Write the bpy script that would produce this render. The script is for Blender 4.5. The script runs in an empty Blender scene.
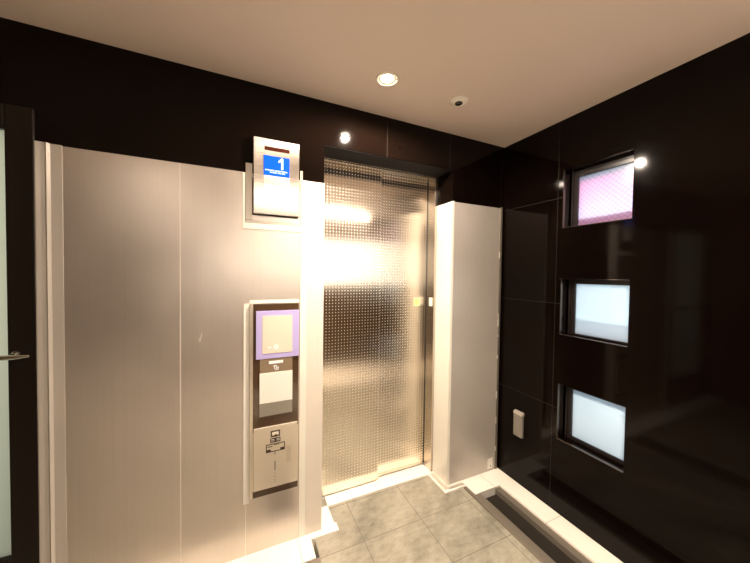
import bpy, bmesh, math, random
from mathutils import Vector, Matrix
random.seed(7)
S = bpy.context.scene
C = S.collection
CAM = Vector((0, 0, 1.476))

# ------------------------------------------------------------------ helpers
def link(name, me, parent=None, mat=None):
    o = bpy.data.objects.new(name, me)
    C.objects.link(o)
    if parent: o.parent = parent
    if mat: me.materials.append(mat)
    return o

class MB:
    """collects shapes into one mesh"""
    def __init__(s): s.bm = bmesh.new()
    def box(s, x0, x1, y0, y1, z0, z1, bev=0):
        r = bmesh.ops.create_cube(s.bm, size=1)
        vs = r['verts']
        for v in vs:
            v.co = Vector(((x0+x1)/2 + v.co.x*(x1-x0), (y0+y1)/2 + v.co.y*(y1-y0), (z0+z1)/2 + v.co.z*(z1-z0)))
        if bev:
            es = list({e for v in vs for e in v.link_edges})
            bmesh.ops.bevel(s.bm, geom=es, offset=bev, segments=2, profile=0.5, affect='EDGES')
        return s
    def prism(s, pts, axis, a, b):
        """polygon pts (2D) extruded along axis from a to b"""
        def mk(p, t):
            if axis == 'z': return (p[0], p[1], t)
            if axis == 'y': return (p[0], t, p[1])
            return (t, p[0], p[1])
        v0 = [s.bm.verts.new(mk(p, a)) for p in pts]; v1 = [s.bm.verts.new(mk(p, b)) for p in pts]
        n = len(pts)
        s.bm.faces.new(v0); s.bm.faces.new(list(reversed(v1)))
        for i in range(n): s.bm.faces.new((v0[i], v1[i], v1[(i+1) % n], v0[(i+1) % n]))
        return s
    def lathe(s, prof, c, axis='z', seg=48):
        """profile of (radius, height) revolved about axis through c; closed where r=0"""
        rings = []
        for r, h in prof:
            ring = []
            m = 1 if r == 0 else seg
            for i in range(m):
                a = 2*math.pi*i/seg
                u, v = r*math.cos(a), r*math.sin(a)
                co = (u, v, h) if axis == 'z' else ((u, h, v) if axis == 'y' else (h, u, v))
                ring.append(s.bm.verts.new(Vector(co)+Vector(c)))
            rings.append(ring)
        for A, B in zip(rings, rings[1:]):
            for i in range(seg):
                j = (i+1) % seg
                q = [A[i % len(A)], A[j % len(A)], B[j % len(B)], B[i % len(B)]]
                u = []
                for t in q:
                    if t not in u: u.append(t)
                if len(u) > 2: s.bm.faces.new(u)
        return s
    def done(s, name, mat, parent=None, smooth=False):
        bmesh.ops.recalc_face_normals(s.bm, faces=s.bm.faces)
        uv = s.bm.loops.layers.uv.new('UVMap')
        for f in s.bm.faces:
            n = f.normal
            if smooth: f.smooth = True
            for l in f.loops:
                c = l.vert.co
                if abs(n.z) > .7: l[uv].uv = (c.x, c.y)
                elif abs(n.x) > .7: l[uv].uv = (c.y, c.z)
                else: l[uv].uv = (c.x, c.z)
        me = bpy.data.meshes.new(name)
        s.bm.to_mesh(me); s.bm.free()
        o = link(name, me, parent, mat)
        if smooth:
            me.set_sharp_from_angle(angle=math.radians(35))
        return o

def empty(name, loc=(0, 0, 0)):
    o = bpy.data.objects.new(name, None); C.objects.link(o); o.location = loc
    o.empty_display_size = .05
    return o
def tag(o, label, cat, group=None):
    o['label'] = label; o['category'] = cat
    if group: o['group'] = group
    return o
def struct(o):
    o['kind'] = 'structure'; return o
def adopt(root):
    """children were built in world coordinates: cancel the parent's offset"""
    M = Matrix.Translation(root.location).inverted()
    for ch in root.children:
        ch.matrix_parent_inverse = M
    return root

# ------------------------------------------------------------------ materials
def mat(name, col, rough=.5, metal=0, spec=.5, coat=0, **kw):
    m = bpy.data.materials.new(name); m.use_nodes = True
    b = m.node_tree.nodes['Principled BSDF']
    b.inputs['Base Color'].default_value = (*col, 1)
    b.inputs['Roughness'].default_value = rough
    b.inputs['Metallic'].default_value = metal
    b.inputs['Specular IOR Level'].default_value = spec
    b.inputs['Coat Weight'].default_value = coat
    for k, v in kw.items(): b.inputs[k].default_value = v
    return m
def nd(m, t, **kw):
    n = m.node_tree.nodes.new(t)
    for k, v in kw.items(): setattr(n, k, v)
    return n
def lk(m, a, b): m.node_tree.links.new(a, b)
def P(m): return m.node_tree.nodes['Principled BSDF']
def math_(m, op, a, b=None, c=None):
    n = nd(m, 'ShaderNodeMath', operation=op)
    for i, v in enumerate((a, b, c)):
        if v is None: continue
        if hasattr(v, 'is_output'): lk(m, v, n.inputs[i])
        else: n.inputs[i].default_value = v
    return n.outputs[0]
def mixc(m, f, a, b):
    n = nd(m, 'ShaderNodeMix', data_type='RGBA')
    if hasattr(f, 'is_output'): lk(m, f, n.inputs[0])
    else: n.inputs[0].default_value = f
    for i, v in ((6, a), (7, b)):
        if hasattr(v, 'is_output'): lk(m, v, n.inputs[i])
        else: n.inputs[i].default_value = (*v, 1)
    return n.outputs[2]
def coords(m): 
    g = nd(m, 'ShaderNodeNewGeometry'); s = nd(m, 'ShaderNodeSeparateXYZ'); lk(m, g.outputs['Position'], s.inputs[0])
    return g.outputs['Position'], s.outputs
def noise(m, vec, scale, detail=3, stretch=None, rough=.5):
    n = nd(m, 'ShaderNodeTexNoise'); n.inputs['Scale'].default_value = scale; n.inputs['Detail'].default_value = detail
    n.inputs['Roughness'].default_value = rough
    if stretch:
        mp = nd(m, 'ShaderNodeMapping'); mp.inputs['Scale'].default_value = stretch
        lk(m, vec, mp.inputs[0]); vec = mp.outputs[0]
    lk(m, vec, n.inputs['Vector']); return n.outputs['Fac']
def mrange(m, v, a, b, c, d):
    n = nd(m, 'ShaderNodeMapRange'); lk(m, v, n.inputs[0])
    for i, t in enumerate((a, b, c, d)): n.inputs[i+1].default_value = t
    return n.outputs[0]
def bump(m, h, strength=.1, dist=.001):
    n = nd(m, 'ShaderNodeBump'); n.inputs['Strength'].default_value = strength; n.inputs['Distance'].default_value = dist
    lk(m, h, n.inputs['Height']); lk(m, n.outputs[0], P(m).inputs['Normal'])
def line_mask(m, coord, pos, pitch, width):
    """1 on joint lines at pos + k*pitch"""
    a = math_(m, 'SUBTRACT', coord, pos - pitch/2)
    a = math_(m, 'MODULO', math_(m, 'ADD', a, pitch*50), pitch)
    a = math_(m, 'ABSOLUTE', math_(m, 'SUBTRACT', a, pitch/2))
    return math_(m, 'LESS_THAN', a, width/2)

# polished dark wall cladding
def wall_material(name, jx=None, jy=None, jz=None, only=None):
    m = mat(name, (.016, .0085, .0065), .07, spec=.15)
    pos, s = coords(m)
    n = noise(m, pos, 3, 4)
    c = mixc(m, n, (.0025, .0012, .0008), (.0055, .0028, .0018))
    masks = []
    if jx: masks.append(line_mask(m, s[0], *jx, .003))
    if jy: masks.append(line_mask(m, s[1], *jy, .003))
    if jz: masks.append(line_mask(m, s[2], *jz, .003))
    mk = masks[0]
    for t in masks[1:]: mk = math_(m, 'MAXIMUM', mk, t)
    if only: mk = math_(m, 'MULTIPLY', mk, math_(m, 'GREATER_THAN', s[only[0]], only[1]))
    c = mixc(m, mk, c, (.022, .017, .014))
    lk(m, c, P(m).inputs['Base Color'])
    r = mrange(m, noise(m, pos, 6, 5), .3, .7, .05, .09)
    lk(m, math_(m, 'MAXIMUM', r, math_(m, 'MULTIPLY', mk, .5)), P(m).inputs['Roughness'])
    return m
M_wallF = wall_material('dark cladding front', jx=(.829, .48), only=(0, .7))
M_wallR = wall_material('dark cladding right', jy=(1.233, .9), jz=(1.31, .655), only=(1, 1.2))
M_wallB = mat('brown rear cladding', (.10, .065, .035), .4)

M_ceil = mat('ceiling paint', (.76, .62, .52), .7)
pos, s = coords(M_ceil); bump(M_ceil, noise(M_ceil, pos, 180, 3), .15, .001)

# protective board, beige satin plastic with fine vertical grain and scuffs
def board_material(name, col, r0=.28, r1=.42, metal=.0):
    m = mat(name, col, .35, metal, spec=.5)
    pos, s = coords(m)
    g = noise(m, pos, 1, 5, (260, 260, 1.2), .6)
    big = noise(m, pos, 2.2, 3)
    v = math_(m, 'ADD', math_(m, 'MULTIPLY', g, .35), math_(m, 'MULTIPLY', big, .65))
    c = mixc(m, mrange(m, v, .35, .65, 0, 1), tuple(x*.93 for x in col), tuple(min(1, x*1.05) for x in col))
    sc = noise(m, pos, 1, 6, (34, 34, 9), .7)
    c = mixc(m, mrange(m, sc, .72, .78, 0, .6), c, tuple(min(1, x*1.2) for x in col))
    lk(m, c, P(m).inputs['Base Color'])
    lk(m, mrange(m, v, .3, .7, r0, r1), P(m).inputs['Roughness'])
    bump(m, g, .06, .0006)
    return m
M_board = board_material('beige protective board', (.66, .59, .52), .28, .40, .78)
M_board2 = board_material('pale protective board', (.78, .70, .61))
M_board3 = board_material('greyish protective board', (.56, .51, .45), .3, .42, .25)
M_tape = board_material('white masking film', (.86, .82, .72), .3, .5)
M_marble = mat('white marble border', (.86, .80, .68), .25)
pos, s = coords(M_marble)
veins = noise(M_marble, pos, 5, 6)
cm = mixc(M_marble, mrange(M_marble, veins, .35, .65, 0, 1), (.93, .88, .78), (.87, .82, .72))
jn = math_(M_marble, 'MULTIPLY', line_mask(M_marble, s[0], .30, .336, .003), math_(M_marble, 'LESS_THAN', s[0], .4))
jn2 = math_(M_marble, 'MULTIPLY', line_mask(M_marble, s[1], 1.158, .336, .003), math_(M_marble, 'GREATER_THAN', s[0], 1.66))
jn2 = math_(M_marble, 'MULTIPLY', jn2, math_(M_marble, 'LESS_THAN', s[1], 1.45))
jn3 = math_(M_marble, 'LESS_THAN', math_(M_marble, 'ABSOLUTE', math_(M_marble, 'SUBTRACT', s[0], 1.633)), .0015)
jn = math_(M_marble, 'MAXIMUM', math_(M_marble, 'MAXIMUM', jn, jn2), jn3)
lk(M_marble, mixc(M_marble, jn, cm, (.45, .39, .30)), P(M_marble).inputs['Base Color'])

M_lightpool = mat('painted light pool', (.86, .80, .70), .3)

# floor tiles: grey beige slate look
M_tile = mat('grey slate tile', (.3, .28, .25), .3)
pos, s = coords(M_tile)
rt = nd(M_tile, 'ShaderNodeMapping'); rt.inputs['Rotation'].default_value = (0, 0, .7); lk(M_tile, pos, rt.inputs[0])
a = noise(M_tile, rt.outputs[0], 1, 7, (3.6, 1.3, 5), .66)
a2 = noise(M_tile, pos, 1, 5, (14, 30, 5), .6)
f = math_(M_tile, 'ADD', math_(M_tile, 'MULTIPLY', a, .72), math_(M_tile, 'MULTIPLY', a2, .28))
c = mixc(M_tile, mrange(M_tile, f, .36, .64, 0, 1), (.15, .14, .105), (.42, .39, .31))
j = math_(M_tile, 'MAXIMUM', line_mask(M_tile, s[0], .64, .375, .0035), line_mask(M_tile, s[1], 1.495, .30, .0035))
lk(M_tile, mixc(M_tile, j, c, (.13, .115, .09)), P(M_tile).inputs['Base Color'])
lk(M_tile, mrange(M_tile, f, .3, .7, .38, .24), P(M_tile).inputs['Roughness'])
bump(M_tile, math_(M_tile, 'SUBTRACT', f, math_(M_tile, 'MULTIPLY', j, 1.5)), .15, .002)

# brushed stainless; stretched highlights along the horizontal tangent
def steel(name, col=(.72, .67, .60), rough=.28, aniso=.85, grain=(1.5, 1.5, 500)):
    m = mat(name, col, rough, 1)
    P(m).inputs['Anisotropic'].default_value = aniso
    t = nd(m, 'ShaderNodeTangent', direction_type='UV_MAP'); t.uv_map = 'UVMap'
    lk(m, t.outputs[0], P(m).inputs['Tangent'])
    pos, s = coords(m)
    g = noise(m, pos, 1, 4, grain, .6)
    lk(m, mrange(m, g, .3, .7, rough*.96, rough*1.04), P(m).inputs['Roughness'])
    return m
M_steel = steel('brushed stainless')
M_jamb = steel('stainless door frame', (.66, .60, .52), .25, .8)
M_panel = steel('operating panel stainless', (.86, .77, .64), .34, .3)
P(M_panel).inputs['Metallic'].default_value = .75
M_keycov = mat('pale steel flap', (.80, .72, .60), .35, 1)
M_brk = mat('grey bracket steel', (.50, .45, .38), .35, .85)
M_chrome = mat('polished handle steel', (.62, .60, .55), .15, 1)

def hairline(m, k, fade=None):
    """vertical hairline brushing: the normal scatters sideways only"""
    g = nd(m, 'ShaderNodeNewGeometry')
    vm = nd(m, 'ShaderNodeVectorMath', operation='SCALE'); lk(m, g.outputs['Position'], vm.inputs[0]); vm.inputs['Scale'].default_value = 9173.0
    wn = nd(m, 'ShaderNodeTexWhiteNoise', noise_dimensions='3D'); lk(m, vm.outputs[0], wn.inputs['Vector'])
    wn2 = nd(m, 'ShaderNodeTexWhiteNoise', noise_dimensions='4D'); lk(m, vm.outputs[0], wn2.inputs['Vector']); wn2.inputs['W'].default_value = 3.7
    a = math_(m, 'MULTIPLY', math_(m, 'SUBTRACT', math_(m, 'ADD', wn.outputs['Value'], wn2.outputs['Value']), 1.0), k)
    if fade is not None: a = math_(m, 'MULTIPLY', a, fade)
    cx_ = nd(m, 'ShaderNodeCombineXYZ'); lk(m, a, cx_.inputs[0])
    ad = nd(m, 'ShaderNodeVectorMath', operation='ADD'); lk(m, g.outputs['Normal'], ad.inputs[0]); lk(m, cx_.outputs[0], ad.inputs[1])
    nm = nd(m, 'ShaderNodeVectorMath', operation='NORMALIZE'); lk(m, ad.outputs[0], nm.inputs[0])
    lk(m, nm.outputs[0], P(m).inputs['Normal'])
# dotted elevator door steel
M_door = mat('dotted door stainless', (.80, .72, .62), .17, 1)
P(M_door).inputs['Anisotropic'].default_value = 1.0
t = nd(M_door, 'ShaderNodeTangent', direction_type='UV_MAP'); t.uv_map = 'UVMap'
lk(M_door, t.outputs[0], P(M_door).inputs['Tangent'])
pos, s = coords(M_door)
def cell(coord, pitch):
    a = math_(M_door, 'MODULO', math_(M_door, 'ADD', coord, pitch*200), pitch)
    return math_(M_door, 'SUBTRACT', a, pitch/2)
cx, cz = cell(s[0], .0212), cell(s[2], .0205)
r = math_(M_door, 'SQRT', math_(M_door, 'ADD', math_(M_door, 'MULTIPLY', cx, cx), math_(M_door, 'MULTIPLY', cz, cz)))
dot = mrange(M_door, r, .0022, .0044, .85, 0)
lk(M_door, mrange(M_door, dot, 0, 1, .17, .42), P(M_door).inputs['Roughness'])
lk(M_door, mrange(M_door, dot, 0, 1, .8, .1), P(M_door).inputs['Anisotropic'])
lk(M_door, mixc(M_door, dot, (.87, .79, .68), (1, .93, .82)), P(M_door).inputs['Base Color'])

hairline(M_door, .24)
M_black = mat('black lacquer', (.010, .006, .005), .18)
M_soffit = mat('matt black soffit', (.008, .006, .005), .65, spec=.2)
M_shadowgap = mat('black rubber and shadow', (.01, .01, .01), .6)
M_darkglass = mat('dark brown glass', (.075, .042, .022), .12, coat=.5)
M_slot = mat('dark red lens', (.06, .012, .006), .2)
M_screenbrown = mat('smoked reader face', (.26, .19, .12), .3)
M_lavender = mat('lavender masking tape', (.50, .43, .78), .4)
M_cream = mat('cream cover sheet', (.80, .69, .56), .35)
M_paper = mat('white paper', (.90, .87, .78), .55)
M_whitepl = mat('white plastic', (.90, .87, .82), .35)
M_ink = mat('dark print', (.06, .035, .018), .5)
M_whiteink = mat('white print', (.9, .9, .9), .5)
M_orange = mat('orange print', (.85, .45, .2), .5)
M_greenst = mat('pale green sticker', (.50, .72, .36), .5)
M_yellow = mat('yellow print', (.62, .62, .08), .5)
M_groove = mat('dark channel bottom', (.018, .014, .010), .45)
M_strip = mat('grey metal edging', (.30, .26, .21), .4, .6)
M_grey = mat('grey metal cover', (.36, .33, .28), .4, .5)
M_refl = mat('satin reflector', (.95, .85, .70), .3)
M_hood = mat('pale brushed hood', (.70, .64, .55), .35, .6)
M_lampwhite = mat('lamp trim white', (.9, .82, .7), .4)
def emis(name, col, st):
    m = mat(name, (0, 0, 0), .5); P(m).inputs['Emission Color'].default_value = (*col, 1); P(m).inputs['Emission Strength'].default_value = st
    return m
M_lens = emis('lit lamp lens', (1, .86, .66), 40)
M_blue = emis('blue lit display', (.0, .11, 1.0), .9)
P(M_blue).inputs['Base Color'].default_value = (.0, .01, .08, 1); P(M_blue).inputs['Roughness'].default_value = .7; P(M_blue).inputs['Specular IOR Level'].default_value = .1
M_digit = emis('white lit characters', (.85, .92, 1), 1.6)

def frosted(name, col, wires=False, gloss=.08):
    m = bpy.data.materials.new(name); m.use_nodes = True
    nt = m.node_tree; nt.nodes.remove(nt.nodes['Principled BSDF'])
    out = nt.nodes['Material Output']
    tr = nd(m, 'ShaderNodeBsdfTranslucent'); tr.inputs[0].default_value = (*col, 1)
    gl = nd(m, 'ShaderNodeBsdfGlossy'); gl.inputs['Roughness'].default_value = .15; gl.inputs[0].default_value = (1, 1, 1, 1)
    mx = nd(m, 'ShaderNodeMixShader'); mx.inputs[0].default_value = gloss
    if wires:
        pos, s = coords(m)
        u = math_(m, 'ADD', s[1], s[2]); v = math_(m, 'SUBTRACT', s[1], s[2])
        k = math_(m, 'MAXIMUM', line_mask(m, u, 0, .030, .0036), line_mask(m, v, 0, .030, .0036))
        lk(m, mixc(m, k, col, tuple(x*.72 for x in col)), tr.inputs[0])
    lk(m, tr.outputs[0], mx.inputs[1]); lk(m, gl.outputs[0], mx.inputs[2]); lk(m, mx.outputs[0], out.inputs[0])
    return m
M_glassW = frosted('wired frosted glass', (.92, .92, .95), True)
M_glass = frosted('frosted glass', (.86, .92, .93))
M_glassN = frosted('plain frosted glass', (.95, .93, .90))
M_glassD = frosted('green frosted door glass', (.86, .90, .82), gloss=.05)

# ------------------------------------------------------------------ room shell
XR, YF, YD = 1.8144, 1.658, 1.828      # right wall, front wall face, door frame face
XL, YR, ZC = -1.85, -.98, 2.44
YE, XO = .25, 3.7                      # the right wall ends here and the lobby widens
ZF = -.012
OX0, OX1, OZ = .436, 1.338, 2.20       # elevator opening
DX0, DX1, DZ = -1.66, -.738, 2.114     # glass door opening

m = MB()
m.box(.39, 1.434, YR, 1.96, -.1, ZF)
m.box(XR, XO, YR, YE+.15, -.1, ZF)
m.box(1.434, XR, YR, YE, -.1, ZF)
m.box(XL, .17, YR, 1.497, -.1, ZF)
fl = struct(m.done('floor', M_tile))
struct(MB().box(XL-.15, XR+.16, YR-.15, YF+.40, ZC, ZC+.12).box(XR+.16, XO+.15, YR-.15, YE+.15, ZC, ZC+.12).done('ceiling', M_ceil))

w = MB()
w.box(XL, DX0, YF, YF+.30, -.1, ZC)
w.box(DX0, DX1, YF, YF+.30, DZ, ZC)
w.box(DX1, OX0, YF, YF+.30, -.1, ZC)
w.box(OX0, OX1, YF, YF+.30, OZ, ZC)
w.box(OX1, XR+.16, YF, YF+.30, -.1, ZC)
struct(w.done('wall_front', M_wallF))

# right wall with three square openings
WY0, WY1 = .842, 1.199
WZ = [(1.775, 2.131), (1.118, 1.466), (.463, .812)]
w = MB(); T = XR+.16
w.box(XR, T, YE, WY0, -.1, ZC)
w.box(XR, T, WY1, YF, -.1, ZC)
zs = [ZC] + [z for b in WZ for z in (b[1], b[0])] + [-.1]
for i in range(0, len(zs), 2): w.box(XR, T, WY0, WY1, zs[i+1], zs[i])
struct(w.done('wall_right', M_wallR))
w = MB().box(XL-.15, XL, YR, YF+.3, -.1, ZC)
struct(w.done('wall_left', M_wallB))
RX0, RX1, RZ0, RZ1 = -.5, 3.6, 1.25, 2.08     # long frosted window added to the unseen rear wall as a light source
w = MB()
w.box(XL-.15, RX0, YR-.15, YR, -.1, ZC); w.box(RX1, XO+.15, YR-.15, YR, -.1, ZC)
w.box(RX0, RX1, YR-.15, YR, -.1, RZ0); w.box(RX0, RX1, YR-.15, YR, RZ1, ZC)
struct(w.done('wall_rear', M_wallB))
w = MB().box(XR+.16, XO, YE, YE+.15, -.1, ZC)
struct(w.done('wall_back', M_wallB))
w = MB().box(XO, XO+.15, YR, YE+.15, -.1, ZC)
struct(w.done('wall_side', M_wallB))

# windows: dark frames, frosted panes set 8 cm back
M_frame = mat('dark window frame', (.02, .015, .014), .22)
M_edge = mat('dark steel edge', (.16, .13, .11), .25, .8)
M_lining = mat('polished dark lining', (.30, .27, .27), .10, 1)
for i, (z0, z1) in enumerate(WZ):
    r = empty('window_%d' % (i+1), (XR+.09, (WY0+WY1)/2, z0)); struct(r)
    top = (.045, .032, .032)[i]; bot = (.012, .010, .022)[i]; lf = .043; rt = .012
    f = MB(); a, b = XR+.07, XR+.11
    f.box(a, b, WY0+.001, WY0+rt, z0+.001, z1-.001, .002)
    f.box(a, b, WY1-lf, WY1-.001, z0+.001, z1-.001, .002)
    f.box(a, b, WY0+rt, WY1-lf, z0+.001, z0+bot, .002)
    f.box(a, b, WY0+rt, WY1-lf, z1-top, z1-.001, .002)
    # inner bead
    f.box(a-.008, a+.002, WY1-.020, WY1-.010, z0+.002, z1-.002, .001)
    f.box(a-.008, a+.002, WY0+.003, WY1-.010, z1-.020, z1-.012, .001)
    f.done('window_frame', M_frame, r)
    MB().box(XR+.084, XR+.089, WY0+rt-.002, WY1-lf+.002, z0+bot-.002, z1-top+.002).done('pane', M_glassW if i == 0 else M_glass, r)
    l_ = MB(); l_.box(XR+.0101, a-.009, WY1-.003, WY1-.0005, z0+.001, z1-.001); l_.box(XR+.0101, a-.009, WY0+.001, WY1-.0035, z1-.003, z1-.0005)
    l_.done('reveal_lining', M_lining, r)
    e = MB()
    e.box(XR-.003, XR+.010, WY1-.0035, WY1-.0005, z0+.001, z1-.001)
    e.box(XR-.003, XR+.010, WY0+.001, WY1-.004, z0+.0005, z0+.0035)
    e.done('edge_trim', M_edge, r)
    adopt(r)

r = empty('window_4', ((RX0+RX1)/2, YR-.06, RZ0)); struct(r)  # added backlit window out of view, fills ceiling and boards with light
f = MB(); ya, yb_ = YR-.09, YR-.04
f.box(RX0+.001, RX1-.001, ya, yb_, RZ0+.001, RZ0+.03, .002); f.box(RX0+.001, RX1-.001, ya, yb_, RZ1-.03, RZ1-.001, .002)
for q in range(5):
    xx = RX0+.02 + q*(RX1-RX0-.04)/4
    f.box(xx-.018, xx+.018, ya, yb_, RZ0+.03, RZ1-.03, .002)
f.done('window_frame', M_frame, r)
for q in range(4):
    xx = RX0+.02 + q*(RX1-RX0-.04)/4; x2 = RX0+.02 + (q+1)*(RX1-RX0-.04)/4
    MB().box(xx+.016, x2-.016, YR-.068, YR-.062, RZ0+.028, RZ1-.028).done('pane', M_glassN, r)
adopt(r)

# white border of the floor, left and right
mb = MB()
mb.prism([(XL, YF), (XL, 1.497), (.368, 1.497), (.368, 1.613), (.529, 1.613), (.529, 1.67), (.517, 1.67), (.517, 1.812), (OX0, 1.812), (OX0, YF)], 'z', -.1, 0)
struct(mb.done('trim_1', M_marble))
mb = MB()
mb.prism([(OX1, 1.829), (1.279, 1.80), (1.279, 1.600), (1.457, 1.600), (1.457, 1.508), (1.680, 1.508), (1.680, YE), (XR, YE), (XR, YF), (OX1, YF)], 'z', -.1, 0)
struct(mb.done('trim_2', M_marble))
# low raised skirt strips that hug the boxed pillar
sk = MB()
sk.box(1.292, 1.322, 1.622, 1.80, .0, .004, .001)
sk.box(1.322, 1.452, 1.613, 1.634, .0, .004, .001)
struct(sk.done('trim_3', M_hood))

struct(MB().box(XL, XO, -.78, .0, ZF-.05, ZF+.004, .001).done('light_pool_band', M_lightpool))  # pale band painted across the rear floor in place of a pool of lamplight

# drain channels beside the tiled field
def channel(x0, x1, inner0, inner1, label):
    YA = YE if x0 > 1 else YR
    r = empty('drain_channel', ((x0+x1)/2, (YA+1.5)/2, -.06))
    MB().box(x0, x1, YA, 1.497, -.1, -.045).done('channel_bottom', M_groove, r)
    MB().box(inner0, inner1, YA, 1.60 if x0 > 1 else 1.497, -.1, -.004, .002).done('edging_strip', M_strip, r)
    tag(r, label, 'drain', None)
    return r
r = channel(1.498, 1.634, 1.436, 1.498, 'dark sunken floor channel with grey metal edging beside the white border of the right wall')
MB().box(1.634, 1.679, YE, 1.505, -.1, -.010, .002).done('edging_strip', M_strip, r)
adopt(r)
r = channel(.17, .331, .331, .388, 'dark sunken floor channel with grey edging at the left edge of the tiled floor')
adopt(r)

# ------------------------------------------------------------------ elevator entrance (door_1)
d = empty('door_1', ((OX0+OX1)/2, 1.90, 0)); struct(d)
PX0, PX1, SP = OX0+.002, 1.316, .908
def leaf(x0, x1, y, name='door_panel'):
    m_ = MB()
    m_.box(x0, x1, y, y+.022, .006, 2.192, .0015)
    return m_.done(name, M_door, d)
leaf(PX0, SP, 1.895)
leaf(SP-.02, PX1+.006, 1.925)
fr = MB()
fr.box(PX1, OX1-.001, YD, 1.956, 0.001, OZ-.001, .0015)          # right jamb
fr.done('door_jamb', M_jamb, d)
hd = MB()
hd.box(PX0, PX1, YD, 1.956, 2.194, OZ-.001, .0012)
hd.box(PX0, PX1, YD+.004, YD+.012, 2.186, 2.194, .0008)
hd.done('door_header', M_jamb, d)
si = MB()
si.box(.5172, PX1-.001, 1.806, 1.893, -.1, .001, .001)
si.box(PX0, PX1-.001, 1.893, 1.96, -.1, -.006)
for k, y in enumerate((1.865, 1.880)):
    pass
si.done('door_sill', M_marble, d)
gp = MB(); gp.box(SP-.001, SP+.004, 1.913, 1.9245, .01, 2.19); gp.done('door_gasket', M_shadowgap, d)
MB().box(PX1-.0005, PX1+.0035, 1.916, 1.9245, .01, 2.19).done('door_gasket', M_shadowgap, d)
MB().box(OX0+.001, OX1-.001, YF+.004, YD-.001, OZ-.0035, OZ-.0005).done('soffit_panel', M_soffit, d)
MB().box(1.332, 1.3375, YD-.010, YD-.001, .01, 1.99).done('edge_trim', M_jamb, d)
MB().box(OX0, OX1, 1.962, 1.975, -.1, OZ+.05).done('shaft_cover', M_shadowgap, d)
adopt(d)

# stickers on the door and the jamb
st = empty('warning_sticker', (1.231, 1.924, 1.238))
MB().box(1.204, 1.257, 1.9235, 1.9248, 1.238, 1.300).done('sticker_sheet', M_greenst, st)
MB().lathe([(.011, 0), (.016, 0), (.016, -.0006), (.011, -.0006), (.011, 0)], (1.231, 1.9234, 1.270), 'y', 32).done('printed_circle', M_yellow, st)
MB().box(1.2285, 1.2335, 1.9228, 1.9234, 1.265, 1.276).done('printed_mark', M_yellow, st)
adopt(st)
tag(st, 'small pale green sticker with a yellow ring on the right elevator door panel', 'sticker')
o = MB().box(1.3145, 1.3158, 1.842, 1.884, 1.242, 1.306, .0004).done('paper_label', M_paper)
tag(o, 'small white label on the steel jamb beside the elevator door', 'label')

# ------------------------------------------------------------------ glass door on the left (door_2)
d = empty('door_2', ((DX0+DX1)/2, YF, 0)); struct(d)
GX0, GX1, GZ0, GZ1 = -1.56, -.822, .327, 2.018
f = MB()
f.box(GX1, DX1-.001, YF-.010, YF+.05, 0.001, DZ-.001, .004)
f.box(DX0+.001, GX0, YF-.010, YF+.05, 0.001, DZ-.001, .004)
f.box(GX0, GX1, YF-.010, YF+.05, GZ1, DZ-.001, .004)
f.box(GX0, GX1, YF-.010, YF+.05, 0.001, GZ0, .004)
M_stile = mat('dark bronze door frame', (.018, .012, .008), .38, .5)
f.done('door_frame', M_stile, d)
MB().box(GX0-.004, GX1+.004, YF+.012, YF+.02, GZ0-.004, GZ1+.004).done('pane', M_glassD, d)
h = MB()
zb, yb = 1.142, YF-.062
h.lathe([(0, -1.60), (.009, -1.597), (.010, -1.55), (.010, -.80), (.0085, -.762), (.005, -.739), (0, -.735)], (0, yb, zb), 'x', 24)
h.lathe([(0, 0), (.006, 0), (.006, .05), (.013, .051), (.013, .054), (0, .054)], (-.800, yb+.001, zb), 'y', 20)
h.lathe([(0, 0), (.006, 0), (.006, .05), (.013, .051), (.013, .054), (0, .054)], (-1.585, yb+.001, zb), 'y', 20)
h.done('push_bar', M_chrome, d, smooth=True)
adopt(d)

# ------------------------------------------------------------------ protective boards on the front wall
BY0, BY1 = YF-.0055, YF-.0005
g_b = 'beige boards covering the front wall'
o = MB().box(-.734, -.2515, BY0, BY1, .0, 1.982, .0006).done('protective_board', M_board)
tag(o, 'beige board left of the thin light seam, next to the glass door frame', 'board', g_b)
b = MB()
hx0, hx1, hz0, hz1 = .050, .2975, .300, 1.317      # cut-out for the call panel housing
b.prism([(-.2495, 0), (.1749, 0), (.1749, hz0), (hx0, hz0), (hx0, hz1), (hx1, hz1), (hx1, hz0), (.1750, hz0), (.1750, 0), (.306, 0), (.306, 1.982), (-.2495, 1.982)], 'y', BY0, BY1)
o = b.done('protective_board', M_board)
tag(o, 'wide beige board behind the floor indicator and the call panel', 'board', g_b)
sc = MB(); sc.prism([(-.181, 1.150), (-.176, 1.152), (-.170, 1.135), (-.160, 1.180), (-.163, 1.181), (-.171, 1.146), (-.175, 1.157)], 'y', BY0-.0004, BY0-.0001)
sc.done('scuff_mark', M_tape, o)
o = MB().box(.344, .4365, BY0-.001, BY1, .0, 1.982, .0006).done('protective_board', M_board2)
tag(o, 'narrow pale board beside the left edge of the elevator door', 'board', g_b)
o = MB().box(-.2525, -.2490, BY0-.0012, BY0-.0001, .0, 1.982).done('seam_strip', M_board2)
tag(o, 'thin light seam running the full height of the beige boards', 'strip')
# corner profile at the far left: folded film with a bright edge
cp = empty('corner_profile', (-.70, BY0, 0))
c1 = MB(); c1.prism([(-.736, BY0-.012), (-.732, BY0-.014), (-.706, BY0-.010), (-.699, BY0-.016), (-.696, BY0-.009), (-.692, BY0-.001), (-.736, BY0-.001)], 'z', .002, 1.985)
c1.done('folded_edge', M_board3, cp)
MB().box(-.692, -.657, BY0-.0022, BY0-.0002, .002, 1.985, .0004).done('tape_strip', M_board3, cp)
adopt(cp)
tag(cp, 'folded beige edge profile with pale tape at the far left of the boards', 'profile')

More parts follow.
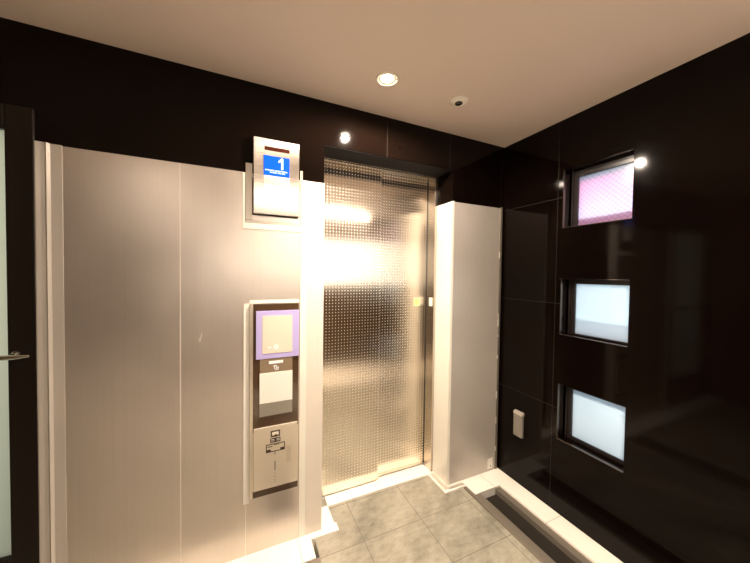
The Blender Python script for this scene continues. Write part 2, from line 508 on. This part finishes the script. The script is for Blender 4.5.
def P2(x, z, Y, Y0=1.655):           # a point seen on the plane Y0 moved along the view ray to plane Y
    return x*Y/Y0, CAM.z + (z-CAM.z)*Y/Y0
# white tape strips
g_t = 'white tape on the boards'
o = MB().box(.3065, .3435, BY0-.002, BY1, .0, 1.982, .0006).done('masking_tape', M_tape)
tag(o, 'full height white tape strip between call panel and the narrow pale board', 'tape', g_t)
o = MB().box(.023, .0515, BY0-.0022, BY0-.0002, .275, 1.318, .0004).done('masking_tape', M_tape)
tag(o, 'pale vertical tape along the left side of the call panel', 'tape', g_t)
o = MB().box(.033, .037, BY0-.0016, BY0-.0002, .002, .272).done('masking_tape', M_tape)
tag(o, 'thin light line of tape from the call panel down to the floor', 'tape', g_t)
o = MB().box(.0525, .300, BY0-.0022, BY0-.0002, 1.317, 1.334, .0004).done('masking_tape', M_tape)
tag(o, 'pale horizontal tape just above the call panel', 'tape', g_t)

# ------------------------------------------------------------------ floor indicator
# steel backing bracket (under the indicator, over the board)
bk = empty('wall_bracket', (.17, BY0, 1.73))
k = MB(); yb0 = BY0-.004
k.box(.030, .062, yb0, BY0-.0003, 1.745, 2.03, .001)
k.box(.300, .3145, yb0, BY0-.0023, 1.745, 2.03, .001)
k.box(.030, .3145, yb0, BY0-.0024, 1.730, 1.7445, .001)
k.done('bracket_plate', M_brk, bk)
w_ = MB(); w_.box(.018, .3145, BY0-.0045, BY0-.0024, 1.700, 1.729, .0006); w_.box(.018, .0295, BY0-.0022, BY0-.0003, 1.7295, 1.98, .0004)
w_.done('tape_border', M_tape, bk)
adopt(bk)
tag(bk, 'steel bracket edged in white tape around the lower half of the floor indicator', 'bracket')

fi = empty('floor_indicator', (.18, BY0, 1.776))
Y = 1.630
def R2(x0, x1, z0, z1, Y):
    a = P2(x0, z0, Y); b_ = P2(x1, z1, Y); return a[0], b_[0], a[1], b_[1]
x0, x1, z0, z1 = R2(.068, .296, 1.782, 2.172, Y)
MB().box(x0, x1, Y, BY0-.003, z0, z1, .0015).done('faceplate', M_steel, fi)
MB().box(x0-.005, x1-.002, Y+.008, BY0-.0045, z0-.006, z0+.18, .001).done('painted_shadow', M_shadowgap, fi)  # black box stands in for the shadow along the plate's left and lower edge
def dev(x0, x1, z0, z1, Y0, th, name, mt, parent, bev=0):
    x0, x1, z0, z1 = R2(x0, x1, z0, z1, Y0)
    return MB().box(x0, x1, Y0, Y0+th, z0, z1, bev).done(name, mt, parent)
dev(.1205, .2455, 2.1135, 2.1325, Y-.0012, .002, 'arrow_lens', M_slot, fi)
bs = dev(.1165, .2455, 1.985, 2.0865, Y-.003, .0045, 'display_screen', M_blue, fi, .0008)
dev(.1165, .2455, 1.844, 1.984, Y-.0018, .003, 'lower_display_sheet', M_whitepl, fi, .0006)
dev(.1165, .2455, 1.940, 1.972, Y-.0026, .001, 'cream_strip', M_cream, fi)
# digit 1
xs = lambda p: [P2(q[0], q[1], Y-.004) for q in p]
one = [(.203, 2.0225), (.203, 2.064), (.190, 2.057), (.190, 2.0655), (.2035, 2.0805), (.2125, 2.0805), (.2125, 2.0225)]
dg = MB(); dg.prism(xs(one), 'y', Y-.0042, Y-.0030)
dg.done('floor_number', M_digit, bs)
tx = MB()
rnd = random.Random(3)
for row, (z, n0, n1, h_) in enumerate(((2.0085, 0, 20, .0075), (1.9985, 4, 18, .0070))):
    for q in range(n0, n1):
        xa = .1235 + q*.0056; xb = xa + .0042
        for s_ in range(3):
            if rnd.random() < .75:
                zz = z + s_*h_/3; p0 = P2(xa + rnd.random()*.001, zz, Y-.0036); p1 = P2(xb, zz + h_/6.5, Y-.0036)
                tx.box(p0[0], p1[0], Y-.0038, Y-.0030, p0[1], p1[1])
        xx = xa + rnd.choice((.0006, .0018, .003)); p0 = P2(xx, z, Y-.0036); p1 = P2(xx+.0008, z+h_*.85, Y-.0036)
        tx.box(p0[0], p1[0], Y-.0038, Y-.0030, p0[1], p1[1])
tx.done('caption_text', M_digit, bs)
adopt(fi)
tag(fi, 'brushed steel floor indicator with a blue display showing 1, high on the front wall', 'floor indicator')

# ------------------------------------------------------------------ call / operating panel
cp = empty('call_panel', (.18, BY0, .29))
YP = 1.636
dev(.0525, .300, .291, 1.3125, YP+.004, .0170, 'housing', M_panel, cp, .001)
dev(.0685, .300, .640, 1.3125, YP, .0055, 'dark_faceplate', M_darkglass, cp, .001)
dev(.0685, .300, .291, .3235, YP+.0005, .005, 'lower_recess', M_darkglass, cp, .0006)
low = dev(.072, .2965, .3245, .6575, YP-.006, .010, 'steel_cover', M_panel, cp, .0015)
# taped cover sheet
tp = dev(.082, .3025, 1.023, 1.276, YP-.005, .005, 'masking_tape', M_lavender, cp, .0008)
dev(.113, .266, 1.050, 1.250, YP-.0062, .0012, 'cover_sheet', M_cream, tp)
x_, z_ = P2(.1813, 1.0815, YP-.0064)
MB().lathe([(.0065, 0), (.0135, 0), (.0135, -.0006), (.0065, -.0006), (.0065, 0)], (x_, YP-.0064, z_), 'y', 32).done('printed_ring', M_whiteink, tp)
dev(.139, .155, 1.076, 1.084, YP-.0070, .0008, 'printed_mark', M_whiteink, tp)
dev(.1788, .1838, 1.076, 1.087, YP-.0070, .0008, 'printed_mark', M_whiteink, tp)
# reader
rd = dev(.101, .267, .716, 1.0225, YP-.003, .003, 'card_reader', M_screenbrown, cp, .0006)
dev(.100, .268, .786, .947, YP-.0046, .0016, 'taped_paper', M_paper, rd, .0004)
dev(.146, .218, .993, 1.0085, YP-.0040, .001, 'name_strip', M_whiteink, rd)
ic = MB()
for (a0, a1, c0, c1) in ((.168, .186, .978, .983), (.172, .176, .964, .984), (.178, .196, .966, .970), (.184, .189, .958, .978), (.176, .196, .957, .960), (.193, .196, .957, .975)):
    q = R2(a0, a1, c0, c1, YP-.0038); ic.box(q[0], q[1], YP-.0042, YP-.0030, q[2], q[3])
ic.done('contact_symbol', M_whiteink, rd)
dev(.100, .268, .718, .784, YP-.0042, .0012, 'lower_strip', M_grey, rd)
# emblem and stickers on the lower steel cover
YL = YP-.0062
def frame_mark(x0, x1, z0, z1, t, dz=0):
    return [(x0, x1, z1-t, z1), (x0, x1, z0, z0+t), (x0, x0+t, z0, z1), (x1-t, x1, z0, z1)]
pr = MB()
def ink(rects, mb_=None):
    for (a0, a1, c0, c1) in rects:
        q = R2(a0, a1, c0, c1, YL); pr.box(q[0], q[1], YL-.0008, YL+.0004, q[2], q[3])
ink(frame_mark(.157, .2045, .5985, .6315, .0065))
ink([(.1765, .187, .598, .610), (.172, .191, .598, .603), (.163, .199, .590, .5925)])
ink([(.154, .207, .568, .592)])
ink(frame_mark(.133, .230, .518, .562, .0045))
ink([(.133, .158, .518, .533), (.206, .230, .518, .533), (.140, .165, .546, .550), (.172, .200, .553, .556), (.178, .181, .499, .517)])
pr.done('printed_emblem', M_ink, low)
for (a0, a1, c0, c1) in ((.164, .181, .612, .622), (.181, .198, .612, .622), (.158, .176, .576, .579), (.186, .203, .576, .579), (.158, .176, .584, .587), (.186, .203, .584, .587)):
    q = R2(a0, a1, c0, c1, YL); MB().box(q[0], q[1], YL-.0012, YL-.0004, q[2], q[3]).done('printed_line', M_paper, low)
sl = MB()
for (a0, a1, c0, c1) in ((.1775, .1815, .414, .466), (.1785, .1805, .398, .404), (.178, .181, .378, .384), (.178, .181, .360, .366), (.178, .181, .350, .354)):
    q = R2(a0, a1, c0, c1, YL); sl.box(q[0], q[1], YL-.0006, YL+.0004, q[2], q[3])
sl.done('speaker_slot', M_ink, low)
kc = dev(.2385, .2620, .444, .535, YP-.0070, .001, 'key_cover', M_keycov, low, .0004)
adopt(cp)
tag(cp, 'tall narrow call panel with lavender taped screen, white paper and steel lower cover', 'call panel')

# ------------------------------------------------------------------ boxed pillar right of the elevator
pb = empty('pillar_cover', (1.57, BY0, 0))
f_ = MB(); f_.box(1.3365, 1.7905, BY0-.001, BY1, .002, 1.982, .0006); f_.done('front_sheet', M_board3, pb)
f_ = MB(); f_.box(OX1-.0065, OX1-.0005, BY1+.0003, YD-.002, .002, 1.985, .0006); f_.done('side_sheet', M_tape, pb)
MB().box(OX1-.0085, OX1+.010, BY0-.004, BY0-.0012, .003, 1.986, .0008).done('corner_tape', M_tape, pb)
e_ = MB(); e_.box(1.779, 1.798, BY0-.006, BY0-.0012, .003, 1.990, .0008); e_.done('metal_edge', M_strip, pb)
rnd = random.Random(5)
for q in range(8):
    zz = rnd.uniform(.1, 1.7); ll = rnd.uniform(.015, .06); ww = rnd.uniform(.003, .008)
    MB().box(1.7785-ww, 1.7805, BY0-.0066, BY0-.0052, zz, zz+ll).done('torn_tape', M_tape, pb)
adopt(pb)
tag(pb, 'tall beige protective cover boxed around the pillar right of the elevator', 'pillar cover')
lb = empty('paper_tag', (1.731, BY0-.002, .02))
MB().box(1.706, 1.757, BY0-.0026, BY0-.0012, .018, .097, .0004).done('tag_card', M_paper, lb)
MB().lathe([(0, 0), (.005, 0), (.005, -.0006), (0, -.0006)], (1.735, BY0-.0028, .038), 'y', 20).done('printed_dot', M_ink, lb)
adopt(lb)
tag(lb, 'small white tag with a dark dot at the foot of the pillar cover', 'tag')

# ------------------------------------------------------------------ outlet cover on the right wall
oc = empty('outlet_cover', (XR, 1.468, .345))
c_ = MB(); c_.box(XR-.022, XR-.0005, 1.432, 1.504, .343, .500, .004); c_.done('cover_box', M_grey, oc)
hs = MB(); hs.prism([(XR-.0005, .499), (XR-.0235, .499), (XR-.0225, .506), (XR-.016, .517), (XR-.0005, .520)], 'y', 1.4315, 1.5045)
hs.done('sloped_hood', M_hood, oc, True)
MB().box(XR-.0245, XR-.0222, 1.442, 1.494, .353, .492, .001).done('flap', M_grey, oc)
adopt(oc)
tag(oc, 'small grey metal outlet cover with pale sloped hood, low on the dark right wall', 'outlet')

# ------------------------------------------------------------------ ceiling fittings
def lamp(x, y, label):
    r = empty('downlight', (x, y, ZC))
    z = ZC
    MB().lathe([(.046, -.001), (.054, -.001), (.057, -.003), (.055, -.006), (.048, -.007), (.044, -.004), (.046, -.001)], (x, y, z), 'z', 48).done('trim_ring', M_lampwhite, r, True)
    MB().lathe([(0, -.0035), (.024, -.0032), (.029, -.002), (.030, -.001), (0, -.001)], (x, y, z), 'z', 40).done('lens', M_lens, r, True)
    MB().lathe([(.0305, -.0006), (.0305, -.0014), (.0455, -.0030), (.0455, -.0006), (.0305, -.0006)], (x, y, z), 'z', 40).done('reflector', M_refl, r, True)
    adopt(r); tag(r, label, 'light')
    return r
L1 = (.663, 1.335)
lamp(*L1, 'lit round downlight in the ceiling in front of the elevator')
lamp(.65, -.54, 'lit round downlight in the ceiling above the camera side, on the elevator axis')
lamp(-.75, -.54, 'lit round downlight in the ceiling near the rear left corner')

lamp(2.3, -.54, 'lit round downlight in the ceiling of the wider rear lobby beyond the window wall')
sn = empty('ceiling_sensor', (1.102, 1.331, ZC))
z = ZC
MB().lathe([(0, -.0005), (.050, -.0005), (.051, -.004), (.044, -.010), (.022, -.014), (.018, -.010), (0, -.010)], (1.102, 1.331, z), 'z', 48).done('cover_disc', M_lampwhite, sn, True)
MB().lathe([(0, -.0101), (.0178, -.0101), (.0210, -.0145), (.0190, -.018), (.009, -.021), (0, -.022)], (1.102, 1.331, z), 'z', 32).done('sensor_eye', M_black, sn, True)
adopt(sn)
tag(sn, 'round white ceiling sensor with black centre, right of the lit downlight', 'sensor')

# ------------------------------------------------------------------ lights
def spot(x, y, e, col=(1, .835, .68), ang=176, blend=.4):
    l = bpy.data.lights.new('downlight_light', 'SPOT'); l.energy = e; l.color = col
    l.spot_size = math.radians(ang); l.spot_blend = blend; l.shadow_soft_size = .022
    o = bpy.data.objects.new('downlight_light', l); C.objects.link(o); o.location = (x, y, ZC-.030)
    return o
spot(*L1, 46); spot(*L1, 105, ang=100, blend=1)
spot(.65, -.54, 24); spot(.65, -.54, 85, ang=100, blend=1)
spot(-.75, -.54, 6)
spot(2.3, -.54, 30)
def area(loc, target, sx, sy, e, col):
    l = bpy.data.lights.new('outdoor_light', 'AREA'); l.shape = 'RECTANGLE'; l.size = sx; l.size_y = sy; l.energy = e; l.color = col
    o = bpy.data.objects.new('outdoor_light', l); C.objects.link(o); o.location = loc
    o.rotation_euler = (Vector(target)-Vector(loc)).to_track_quat('-Z', 'Y').to_euler()
    return o
# street side of the right wall: cool daylight-white street lamp, pink sign light above the top window
def beam(loc, target, e, col, deg):
    l = bpy.data.lights.new('outdoor_spot', 'SPOT'); l.energy = e; l.color = col; l.spot_size = math.radians(deg); l.spot_blend = 1; l.shadow_soft_size = .02
    o = bpy.data.objects.new('outdoor_spot', l); C.objects.link(o); o.location = loc
    o.rotation_euler = (Vector(target)-Vector(loc)).to_track_quat('-Z', 'Y').to_euler()
beam((2.60, .45, 1.36), (XR+.09, 1.02, .64), 32, (1, .95, .88), 50)
beam((2.60, .45, 1.82), (XR+.09, 1.02, 1.27), 17, (1, .90, .86), 40)
beam((2.60, .95, .25), (XR+.09, 1.02, 1.15), 26, (.75, .95, 1.0), 34)
beam((2.7, 1.0, 1.2), (XR+.09, 1.00, 1.74), 36, (.66, .84, 1.0), 38)
area((XR+.33, .95, 2.33), (XR+.1, 1.02, 2.02), .4, .06, 2.1, (1, .14, .42))
area((XR+1.1, 1.15, 1.2), (XR, 1.02, 1.4), .5, 1.4, 3.6, (.68, .82, 1.0))
# fill light behind the added rear window, brightens ceiling and boards
area((1.5, YR-.75, 1.7), (1.5, YR, 1.6), 4.0, 1.0, 44, (1, .90, .80))
# daylight behind the glass door
area((-1.2, 2.9, 1.6), (-1.2, 1.7, 1.2), 1.4, 2.0, 9, (1, .93, .78))

wd = bpy.data.worlds.new('world'); S.world = wd; wd.use_nodes = True
wd.node_tree.nodes['Background'].inputs[0].default_value = (.6, .6, .6, 1)
wd.node_tree.nodes['Background'].inputs[1].default_value = .1

# ------------------------------------------------------------------ camera
r_ = Vector((0.9094775, -0.41553965, 0.01332184)); u_ = Vector((-0.00212286, 0.0274008, 0.99962227)); f_ = Vector((0.41574772, 0.90916225, -0.02403828))
cd = bpy.data.cameras.new('camera'); cam = bpy.data.objects.new('camera', cd); C.objects.link(cam)
cam.matrix_world = Matrix(((r_.x, u_.x, -f_.x, CAM.x), (r_.y, u_.y, -f_.y, CAM.y), (r_.z, u_.z, -f_.z, CAM.z), (0, 0, 0, 1)))
cd.sensor_width = 36; cd.sensor_fit = 'HORIZONTAL'; cd.lens = 297.99/750*36; cd.clip_start = .02
S.camera = cam
S.view_settings.view_transform = 'Standard'; S.view_settings.look = 'None'; S.view_settings.gamma = 1
S.view_settings.exposure = .98
S.cycles.use_denoising = True
S.cycles.max_bounces = 10; S.cycles.diffuse_bounces = 6; S.cycles.glossy_bounces = 6
S.cycles.sample_clamp_indirect = 8
